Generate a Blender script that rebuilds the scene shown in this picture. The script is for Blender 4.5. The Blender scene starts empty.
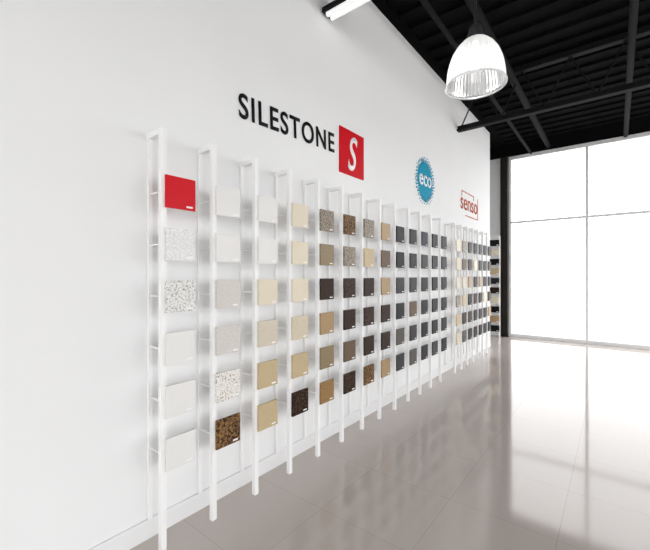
import bpy, bmesh, math, random
from mathutils import Vector, Matrix
random.seed(7)
sc=bpy.context.scene
sc.view_settings.view_transform='Standard'
sc.view_settings.look='None'
col=sc.collection

# ---------------------------------------------------------------- materials
def mat(name,c,rough=.5,metal=0,spec=.5,emit=None,es=0):
    m=bpy.data.materials.new(name); m.use_nodes=True
    b=m.node_tree.nodes['Principled BSDF']
    b.inputs['Base Color'].default_value=(*c,1); b.inputs['Roughness'].default_value=rough
    b.inputs['Metallic'].default_value=metal; b.inputs['Specular IOR Level'].default_value=spec
    if emit: 
        b.inputs['Emission Color'].default_value=(*emit,1); b.inputs['Emission Strength'].default_value=es
    return m
def srgb(r,g,b):
    f=lambda v:(v/255/12.92) if v/255<=.04045 else ((v/255+.055)/1.055)**2.4
    return (f(r),f(g),f(b))
def noisy(m,scale,amt):
    nt=m.node_tree; b=nt.nodes['Principled BSDF']; c=list(b.inputs['Base Color'].default_value)
    t=nt.nodes.new('ShaderNodeTexCoord'); n=nt.nodes.new('ShaderNodeTexNoise'); r=nt.nodes.new('ShaderNodeValToRGB')
    n.inputs['Scale'].default_value=scale; n.inputs['Detail'].default_value=3
    r.color_ramp.elements[0].position=.3; r.color_ramp.elements[1].position=.7
    r.color_ramp.elements[0].color=(c[0]*(1-amt),c[1]*(1-amt),c[2]*(1-amt),1); r.color_ramp.elements[1].color=c
    nt.links.new(t.outputs['Object'],n.inputs['Vector']); nt.links.new(n.outputs['Fac'],r.inputs['Fac']); nt.links.new(r.outputs['Color'],b.inputs['Base Color'])
    return m
def stone(name,base,speck,amt,scale=70):
    m=mat(name,base,.4,spec=.2 if sum(base)>.6 else .07); nt=m.node_tree; b=nt.nodes['Principled BSDF']
    if amt<=0: return m
    t=nt.nodes.new('ShaderNodeTexCoord'); n=nt.nodes.new('ShaderNodeTexNoise'); r=nt.nodes.new('ShaderNodeValToRGB')
    v=nt.nodes.new('ShaderNodeTexVoronoi'); v.inputs['Scale'].default_value=scale*1.6
    n.inputs['Scale'].default_value=scale; n.inputs['Detail'].default_value=4; n.inputs['Roughness'].default_value=.75
    e=r.color_ramp.elements
    e[0].position=amt; e[0].color=(*speck,1); e[1].position=amt+.05; e[1].color=(*base,1)
    x=e.new(min(.95,e[1].position+.14)); x.color=(*[min(1,q*1.2) for q in base],1)
    mx=nt.nodes.new('ShaderNodeMix'); mx.data_type='RGBA'; mx.blend_type='MULTIPLY'; mx.inputs[0].default_value=.14
    bw=nt.nodes.new('ShaderNodeRGBToBW')
    nt.links.new(t.outputs['Object'],n.inputs['Vector']); nt.links.new(t.outputs['Object'],v.inputs['Vector'])
    nt.links.new(n.outputs['Fac'],r.inputs['Fac']); nt.links.new(v.outputs['Color'],bw.inputs['Color'])
    nt.links.new(r.outputs['Color'],mx.inputs[6]); nt.links.new(bw.outputs['Val'],mx.inputs[7]); nt.links.new(mx.outputs[2],b.inputs['Base Color'])
    return m

M_wall=noisy(mat('white_wall_paint',(.87,.876,.88),.7,spec=.15),1.5,.02)
M_trim=mat('white_trim',(.84,.845,.85),.4)
M_post=mat('white_powdercoat',(.91,.91,.91),.4,spec=.3)
M_black=noisy(mat('black_deck_paint',(.007,.007,.008),.9,spec=.05),3,.3)
M_beam=mat('black_steel',(.009,.009,.010),.7,spec=.12)
M_dark=mat('dark_frame',(.03,.024,.02),.5,spec=.2)
M_label=mat('white_label',(.9,.9,.9),.5)
M_end=noisy(mat('end_wall_paint',(.82,.82,.82),.6),1.2,.04)

def floor_mat():
    m=mat('polished_porcelain_tile',srgb(163,154,149),.07,spec=.55); nt=m.node_tree; b=nt.nodes['Principled BSDF']
    t=nt.nodes.new('ShaderNodeTexCoord'); mp=nt.nodes.new('ShaderNodeMapping'); br=nt.nodes.new('ShaderNodeTexBrick')
    br.offset=0; br.inputs['Scale'].default_value=1; br.inputs['Brick Width'].default_value=.6; br.inputs['Row Height'].default_value=.6
    br.inputs['Mortar Size'].default_value=.0016; br.inputs['Mortar Smooth'].default_value=.2
    c=srgb(200,190,183); c2=srgb(197,187,180)
    br.inputs['Color1'].default_value=(*c,1); br.inputs['Color2'].default_value=(*c2,1); br.inputs['Mortar'].default_value=(*srgb(172,162,155),1)
    n=nt.nodes.new('ShaderNodeTexNoise'); n.inputs['Scale'].default_value=5; n.inputs['Detail'].default_value=5
    r=nt.nodes.new('ShaderNodeMapRange'); r.inputs['To Min'].default_value=.05; r.inputs['To Max'].default_value=.11
    nt.links.new(t.outputs['Object'],mp.inputs['Vector']); nt.links.new(mp.outputs[0],br.inputs['Vector']); nt.links.new(br.outputs['Color'],b.inputs['Base Color'])
    nt.links.new(t.outputs['Object'],n.inputs['Vector']); nt.links.new(n.outputs['Fac'],r.inputs['Value']); nt.links.new(r.outputs[0],b.inputs['Roughness'])
    return m
M_floor=floor_mat()

# ---------------------------------------------------------------- mesh helpers
def add_box(bm,x0,x1,y0,y1,z0,z1,mi=0):
    vs=[bm.verts.new((x,y,z)) for x in (x0,x1) for y in (y0,y1) for z in (z0,z1)]
    for f in ((0,1,3,2),(4,6,7,5),(0,4,5,1),(2,3,7,6),(0,2,6,4),(1,5,7,3)):
        fc=bm.faces.new([vs[i] for i in f]); fc.material_index=mi
def obj(name,bm,mats,parent=None,bevel=0,smooth=False):
    bmesh.ops.recalc_face_normals(bm,faces=bm.faces)
    me=bpy.data.meshes.new(name); bm.to_mesh(me); bm.free()
    for m in mats: me.materials.append(m)
    o=bpy.data.objects.new(name,me); col.objects.link(o)
    if parent: o.parent=parent
    if bevel:
        md=o.modifiers.new('bevel','BEVEL'); md.width=bevel; md.segments=2; md.limit_method='ANGLE'
    if smooth:
        for p in me.polygons: p.use_smooth=True
    return o
def boxes(name,lst,mats,parent=None,bevel=0):
    bm=bmesh.new()
    for b in lst: add_box(bm,*b)
    return obj(name,bm,mats,parent,bevel)
def cyl(bm,p0,p1,r,n=12,mi=0):
    p0=Vector(p0);p1=Vector(p1); d=(p1-p0).normalized(); a=d.orthogonal().normalized(); b=d.cross(a)
    R=[[bm.verts.new(p+a*math.cos(t)*r+b*math.sin(t)*r) for t in [2*math.pi*i/n for i in range(n)]] for p in (p0,p1)]
    for i in range(n):
        f=bm.faces.new((R[0][i],R[0][(i+1)%n],R[1][(i+1)%n],R[1][i])); f.material_index=mi
    bm.faces.new(R[0]).material_index=mi; bm.faces.new(R[1]).material_index=mi
def empty(name,loc=(0,0,0)):
    e=bpy.data.objects.new(name,None); e.location=loc; col.objects.link(e); e.empty_display_size=.2; return e

# ---------------------------------------------------------------- room
XR=9.0; YB=-5.0; YE=9.6; ZW=4.41; ZC=4.62
boxes('floor',[(-2.5,XR+.2,YB-.2,YE+.2,-.1,0)],[M_floor])
boxes('ceiling',[(-2.5,XR+.2,YB-.2,YE+.2,ZC,ZC+.1)],[M_black])
boxes('wall_left',[(-.15,0,YB,8.07,0,ZW)],[M_wall])
boxes('wall_left_upper',[(-.15,-.01,YB,8.07,ZW,ZC)],[M_black])
boxes('wall_recess',[(-2.5,-2.4,8.07,YE,0,ZC),(-2.4,-.15,7.95,8.05,0,ZC)],[M_end])
boxes('wall_end',[(-2.5,-.13,YE,YE+.15,0,4.3)],[M_end])
boxes('wall_end_upper',[(-2.5,XR,YE+.02,YE+.17,4.3,ZC)],[M_black])
boxes('baseboard_end',[(-2.4,-.14,YE-.014,YE,0,.11)],[M_trim])
boxes('baseboard_left',[(0,.014,YB,8.07,0,.11)],[M_trim],bevel=.003)
# steel column where the end glazing begins
boxes('steel_column',[(-.13,-.115,YE-.1,YE+.06,0,4.3),(.015,.03,YE-.1,YE+.06,0,4.3),(-.115,.015,YE-.03,YE-.015,0,4.3)],[M_dark])
# end glazing frame
L=[(.03,XR,YE+.02,YE+.1,0,.08),(.03,XR,YE+.02,YE+.1,4.22,4.3),(.03,XR,YE+.03,YE+.08,2.7,2.75)]
x=.03
while x<XR: L.append((x,x+.05,YE+.02,YE+.1,.08,4.22)); x+=1.5
boxes('window_1',L,[M_trim])
# right wall : glazed shopfront (openings)
L=[(XR,XR+.2,YB,YE,0,.15),(XR,XR+.2,YB,YE,3.9,ZC)]
y=YB
while y<=YE:
    L.append((XR,XR+.15,y-.06,y+.06,.15,3.9)); y+=1.825
boxes('wall_right',L,[M_trim])
L=[(-.15,XR,YB-.2,YB,0,.15),(-.15,XR,YB-.2,YB,3.9,ZC)]
x=0
while x<=XR+.01:
    L.append((x-.06,x+.06,YB-.15,YB,.15,3.9)); x+=1.8
boxes('wall_back',L,[M_trim])
boxes('pavement_ground',[(-30,40,-30,50,-.25,-.12)],[mat('concrete_pavement',(.6,.6,.59),.8)])

# ceiling structure
ribs=bmesh.new()
yy=YB
while yy<YE:
    add_box(ribs,0,XR,yy,yy+.12,ZC-.04,ZC); yy+=.3
obj('ceiling_deck_ribs',ribs,[M_black])
for k,yb in enumerate([-.8,2.66,6.11]):
    bm=bmesh.new()
    add_box(bm,0.0,XR,yb-.05,yb+.05,3.84,3.87); add_box(bm,0.0,XR,yb-.008,yb+.008,3.87,3.93)
    add_box(bm,0.0,XR,yb-.05,yb+.05,4.5,4.58)
    n=15
    for i in range(n):
        xa=.05+i*.6; cyl(bm,(xa,yb,3.88),(xa+.3,yb,4.52),.012,8); cyl(bm,(xa+.3,yb,4.52),(min(xa+.6,XR),yb,3.88),.012,8)
    obj('roof_joist',bm,[M_beam])
bm=bmesh.new(); cyl(bm,(.5,YB,4.3),(.5,YE,4.3),.03); cyl(bm,(.85,YB,4.38),(.85,YE,4.38),.05); cyl(bm,(2.2,YB,4.3),(2.2,YE,4.3),.04)
obj('ceiling_conduit',bm,[mat('dark_grey_conduit',(.012,.012,.013),.8,spec=.06)],smooth=True)

# linear luminaire under first joist
e=empty('linear_ceiling_luminaire',(0,0,0))
boxes('housing',[(.02,1.3,2.52,2.66,3.80,3.838)],[M_beam],e)
bm=bmesh.new(); cyl(bm,(.05,2.56,3.785),(1.27,2.56,3.785),.022,16); cyl(bm,(.05,2.62,3.785),(1.27,2.62,3.785),.022,16)
obj('tubes',bm,[mat('fluorescent_tube',(.9,.9,.9),.4,emit=(1,1,1),es=.5)],e,smooth=True)

# ---------------------------------------------------------------- tile racks
def S(n,b,s=None,a=0,sc_=150): return stone(n,srgb(*b),srgb(*s) if s else (0,0,0),a,sc_)
C={
'red':S('red_quartz',(206,10,30)),
'wht':S('white_quartz',(231,230,228)),
'wsp':S('white_fine_grain',(232,232,232),(218,218,220),.42,110),
'wgr':S('white_grey_granite',(226,225,222),(148,146,143),.40,90),
'wbk':S('white_black_speckle',(228,224,218),(90,82,76),.38,90),
'grw':S('warm_grey_white',(217,213,207),(200,196,190),.44),
'crm':S('cream',(223,213,192)),
'cr2':S('cream_grain',(216,205,182),(196,183,156),.44),
'crs':S('cream_speckle',(216,207,190),(184,172,154),.43),
'bei':S('beige',(203,184,148),(182,161,125),.45),
'tan':S('tan',(178,151,112),(148,121,87),.45),
'olv':S('olive_tan',(154,137,105),(132,115,86),.48),
'gld':S('gold_granite',(172,137,86),(105,76,46),.46,100),
'brg':S('brown_gold_granite',(146,112,74),(58,42,32),.48,80),
'dbg':S('dark_brown_granite',(88,64,49),(34,25,22),.5,80),
'dbr':S('dark_brown',(60,42,34),(38,29,25),.45),
'ggr':S('grey_granite',(168,156,138),(90,81,72),.47,90),
'grb':S('grey_brown',(128,108,90),(94,79,66),.48),
'gry':S('mid_grey',(104,100,95),(82,79,75),.48),
'chr':S('charcoal',(42,42,45),(28,28,31),.45),
'blk':S('near_black',(24,24,26),(14,14,16),.45),
'blu':S('blue_charcoal',(42,48,58),(28,32,40),.45),
'slt':S('slate_grey',(68,66,67),(48,47,50),.45),
}
cols=[
['red','wsp','wgr','wht','wht','wht'],
['wht','wht','grw','grw','wbk','brg'],
['wht','wht','crm','crs','bei','bei'],
['crm','crm','crm','cr2','bei','dbg'],
['ggr','olv','dbr','tan','olv','gld'],
['brg','ggr','dbg','dbr','grb','dbg'],
['ggr','bei','dbr','dbg','dbr','brg'],
['tan','grb','tan','dbr','dbr','tan'],
['chr','blk','slt','chr','gry','slt'],
['chr','chr','slt','grb','slt','gry'],
['blu','slt','chr','chr','blk','chr'],
['blk','chr','blk','chr','chr','slt'],
['chr','blu','blk','blk','chr','blk'],
]
PITCH=.283; T=.175; XF=.18
ztop=1.475+82*2.013/367
Z=[ztop-PITCH*i for i in range(6)]
def tile(parent,n,y0,zc,m,x=XF):
    bm=bmesh.new()
    add_box(bm,x-.013,x,y0,y0+T,zc-T/2,zc+T/2,0)
    add_box(bm,x,x+.0008,y0+T-.056,y0+T-.018,zc-T/2+.012,zc-T/2+.022,1)
    return obj('stone_sample_%d'%n,bm,[m,M_label],parent)
def rack(yt,keys):
    yc=yt-T/2-.004
    L=[(XF-.044,XF-.014,yc-.015,yc+.015,0.0,2.232),
       (.001,.020,yc-.011,yc+.011,.11,2.232),
       (.001,XF-.014,yc-.015,yc+.015,2.232,2.260)]
    for z in Z:
        L.append((.020,XF-.044,yc-.003,yc+.003,z-.003,z+.003))
        L.append((XF-.027,XF-.0135,yc+.0155,yc+T*.8,z-.05,z-.04))
        L.append((XF-.027,XF-.0135,yc+.0155,yc+T*.8,z+.04,z+.05))
    o=boxes('tile_sample_rack',L,[M_post])
    for i,k in enumerate(keys): tile(o,i+1,yt-T/2,Z[i],C[k])
for n,ks in enumerate(cols): rack(1.076+.330*n+(.014 if n==0 else 0),ks)
pool2=[['crm','cr2','crs','ggr','bei','cr2'],['ggr','grb','crs','bei','dbr','gry'],['chr','dbr','tan','blk','dbg','chr'],['blk','crm','chr','dbg','blk','dbr'],['chr','blk','tan','blk','dbr','blk'],['blk','chr','blk','crm','blk','chr'],['blk','dbr','blk','chr','tan','blk']]
for n,ks in enumerate(pool2): rack(5.62+.29*n,ks)
e=empty('stone_sample_tower',(0,0,0))
boxes('frame',[(-.08,-.055,8.30,8.33,0,2.3),(.115,.14,8.30,8.33,0,2.3),(-.055,.115,8.30,8.33,2.28,2.3)],[M_post],e)
ks=['blk','crm','blk','bei','chr','dbr','crm','blk','tan','blk']
for i,k in enumerate(ks):
    bm=bmesh.new(); zc=2.15-.2*i; add_box(bm,-.07,.13,8.27,8.30,zc-.065,zc+.065,0); add_box(bm,.08,.12,8.269,8.27,zc-.055,zc-.04,1)
    obj('stone_sample_%d'%(i+1),bm,[C[k],M_label],e)

# ---------------------------------------------------------------- wall lettering
def text(name,s,y0,z0,width,height,m,parent=None,x=.003,ext=.004,off=0,shear=0,rot=0,spacing=1):
    cu=bpy.data.curves.new(name,'FONT'); cu.body=s; cu.extrude=0; cu.offset=off; cu.shear=shear; cu.space_character=spacing
    o=bpy.data.objects.new(name,cu); col.objects.link(o)
    bpy.context.view_layer.update()
    dg=bpy.context.evaluated_depsgraph_get(); me=bpy.data.meshes.new_from_object(o.evaluated_get(dg))
    bpy.data.objects.remove(o)
    xs=[v.co.x for v in me.vertices]; ys=[v.co.y for v in me.vertices]
    ax,bx,ay,by=min(xs),max(xs),min(ys),max(ys)
    bm=bmesh.new(); bm.from_mesh(me)
    for v in bm.verts:
        u=(v.co.x-ax)/(bx-ax)*width; w=(v.co.y-ay)/(by-ay)*height
        v.co=Vector((x,y0+u*math.cos(rot)-w*math.sin(rot),z0+w*math.cos(rot)+u*math.sin(rot)))
    r=bmesh.ops.extrude_face_region(bm,geom=list(bm.faces))
    bmesh.ops.translate(bm,verts=[g for g in r['geom'] if isinstance(g,bmesh.types.BMVert)],vec=(ext,0,0))
    return obj(name,bm,[m],parent)
M_ink=mat('black_vinyl',(.008,.008,.009),.5,spec=.1); M_red=mat('red_vinyl',srgb(202,6,26),.5,spec=.12); M_teal=mat('teal_vinyl',srgb(6,148,180),.6,spec=.08)
M_or=mat('copper_orange_vinyl',srgb(190,88,50),.6,spec=.08); M_wv=mat('white_vinyl',(.9,.9,.9),.4)
e=empty('wall_sign_lettering'); text('letters','SILESTONE',1.625,2.570,1.10,.178,M_ink,e,off=.014,rot=math.radians(2.0),spacing=1.15)
e=empty('square_logo_sign')
boxes('panel',[(.001,.014,2.80,3.216,2.454,2.89)],[M_red],e)
text('letter','S',2.93,2.50,.16,.34,M_wv,e,x=.014,ext=.003,off=.01,shear=.25)
e=empty('round_eco_sign')
bm=bmesh.new(); cy,cz,R=4.79,2.763,.240; n=96
bv=[]
for i in range(n):
    t=2*math.pi*i/n; r=R+(.03 if i%2 else -.012)+random.uniform(-.01,.02)
    bv.append((cy+r*math.cos(t),cz+r*math.sin(t)))
A=[bm.verts.new((.002,a,b)) for a,b in bv]; B=[bm.verts.new((.007,a,b)) for a,b in bv]; c0=bm.verts.new((.007,cy,cz))
for i in range(n):
    j=(i+1)%n; bm.faces.new((A[i],A[j],B[j],B[i])); bm.faces.new((B[i],B[j],c0))
for ring,(rr,cnt,sz) in enumerate([(.285,40,.013),(.315,36,.009)]):
    for i in range(cnt):
        t=2*math.pi*(i+.5*ring)/cnt; q=rr+random.uniform(-.010,.012)
        c=(.002,cy+q*math.cos(t),cz+q*math.sin(t)); cyl(bm,c,(.006,c[1],c[2]),sz,8)
obj('badge',bm,[M_teal],e)
text('letters','eco',cy-.20,cz-.075,.40,.15,M_wv,e,x=.0075,ext=.003,off=.01)
e=empty('outlined_wall_sign')
text('letters','senso',6.25,2.60,.93,.19,M_or,e,off=.002)
w=.016
boxes('outline',[(.002,.006,6.3,6.95,2.90,2.90+w),(.002,.006,6.3,6.3+w,2.82,2.90),(.002,.006,6.95,6.95+w,2.83,2.90+w),(.002,.006,6.5,7.2,2.50,2.5+w),(.002,.006,7.2,7.2+w,2.5,2.9)],[M_or],e)

# ---------------------------------------------------------------- pendants
def acrylic():
    m=bpy.data.materials.new('prismatic_acrylic'); m.use_nodes=True; nt=m.node_tree; nt.nodes.clear()
    o=nt.nodes.new('ShaderNodeOutputMaterial'); tr=nt.nodes.new('ShaderNodeBsdfTranslucent'); gl=nt.nodes.new('ShaderNodeBsdfGlossy'); tp=nt.nodes.new('ShaderNodeBsdfTransparent')
    tr.inputs['Color'].default_value=(.80,.81,.82,1); gl.inputs['Roughness'].default_value=.15; gl.inputs['Color'].default_value=(.8,.8,.8,1)
    a=nt.nodes.new('ShaderNodeMixShader'); a.inputs[0].default_value=.35; b=nt.nodes.new('ShaderNodeMixShader'); b.inputs[0].default_value=.2
    nt.links.new(tr.outputs[0],a.inputs[1]); nt.links.new(gl.outputs[0],a.inputs[2]); nt.links.new(a.outputs[0],b.inputs[1]); nt.links.new(tp.outputs[0],b.inputs[2]); nt.links.new(b.outputs[0],o.inputs[0])
    return m
M_acr=acrylic(); M_bulb=mat('lamp_bulb',(1,1,1),.3,emit=(1,.98,.94),es=4)
M_cap=mat('lamp_housing_metal',(.04,.04,.042),.5,metal=.4)
def revolve(bm,prof,n=96,rib=0):
    rings=[]
    for (r,z) in prof:
        rings.append([bm.verts.new(((r*(1+rib*(1 if i%2 else -1)))*math.cos(2*math.pi*i/n),(r*(1+rib*(1 if i%2 else -1)))*math.sin(2*math.pi*i/n),z)) for i in range(n)])
    for a,b in zip(rings,rings[1:]):
        for i in range(n): bm.faces.new((a[i],a[(i+1)%n],b[(i+1)%n],b[i]))
def pendant(x,y,power,zb=2.92):
    e=empty('pendant_lamp',(x,y,zb))
    k=.86
    bm=bmesh.new()
    prof=[(.250,0),(.252,.012),(.246,.02),(.242,.06),(.234,.12),(.218,.18),(.192,.24),(.155,.29),(.11,.33),(.07,.345)]
    revolve(bm,[(r*k,z) for r,z in prof],96,.010); obj('dome_shade',bm,[M_acr],e)
    bm=bmesh.new(); revolve(bm,[(r*k,z) for r,z in [(.256,-.006),(.258,.004),(.25,.012),(.246,0),(.256,-.006)]],64); obj('rim',bm,[M_acr],e,smooth=True)
    bm=bmesh.new(); revolve(bm,[(.001,.335),(.06,.335),(.065,.36),(.055,.40),(.045,.44),(.03,.46),(.010,.48),(.008,ZC-zb-.04)],32); obj('ballast_housing',bm,[M_cap],e,smooth=True)
    bm=bmesh.new(); revolve(bm,[(.001,.12),(.03,.125),(.045,.16),(.04,.21),(.025,.27),(.02,.33)],24); obj('bulb',bm,[M_bulb],e,smooth=True)
    l=bpy.data.lights.new('lamp_light','POINT'); l.energy=power; l.shadow_soft_size=.06; l.color=(1,.98,.95)
    lo=bpy.data.objects.new('lamp_light',l); lo.location=(0,0,.05); lo.parent=e; col.objects.link(lo)
for (x,y) in [(1.215,2.905),(1.6,-1.2),(4.8,-1.2),(4.8,2.9)]:
    pendant(x,y,3)

# ---------------------------------------------------------------- world / daylight
w=bpy.data.worlds.new('sky'); sc.world=w; w.use_nodes=True
bg=w.node_tree.nodes['Background']; bg.inputs['Color'].default_value=(.99,.993,1,1); bg.inputs['Strength'].default_value=3.5

cam=bpy.data.cameras.new('camera'); co=bpy.data.objects.new('camera',cam); col.objects.link(co)
co.location=(2.06,0,1.475); th=math.atan(292/367); co.rotation_euler=(math.pi/2,0,th)
cam.sensor_width=36; cam.lens=36*367/650; cam.clip_start=.02
sc.camera=co
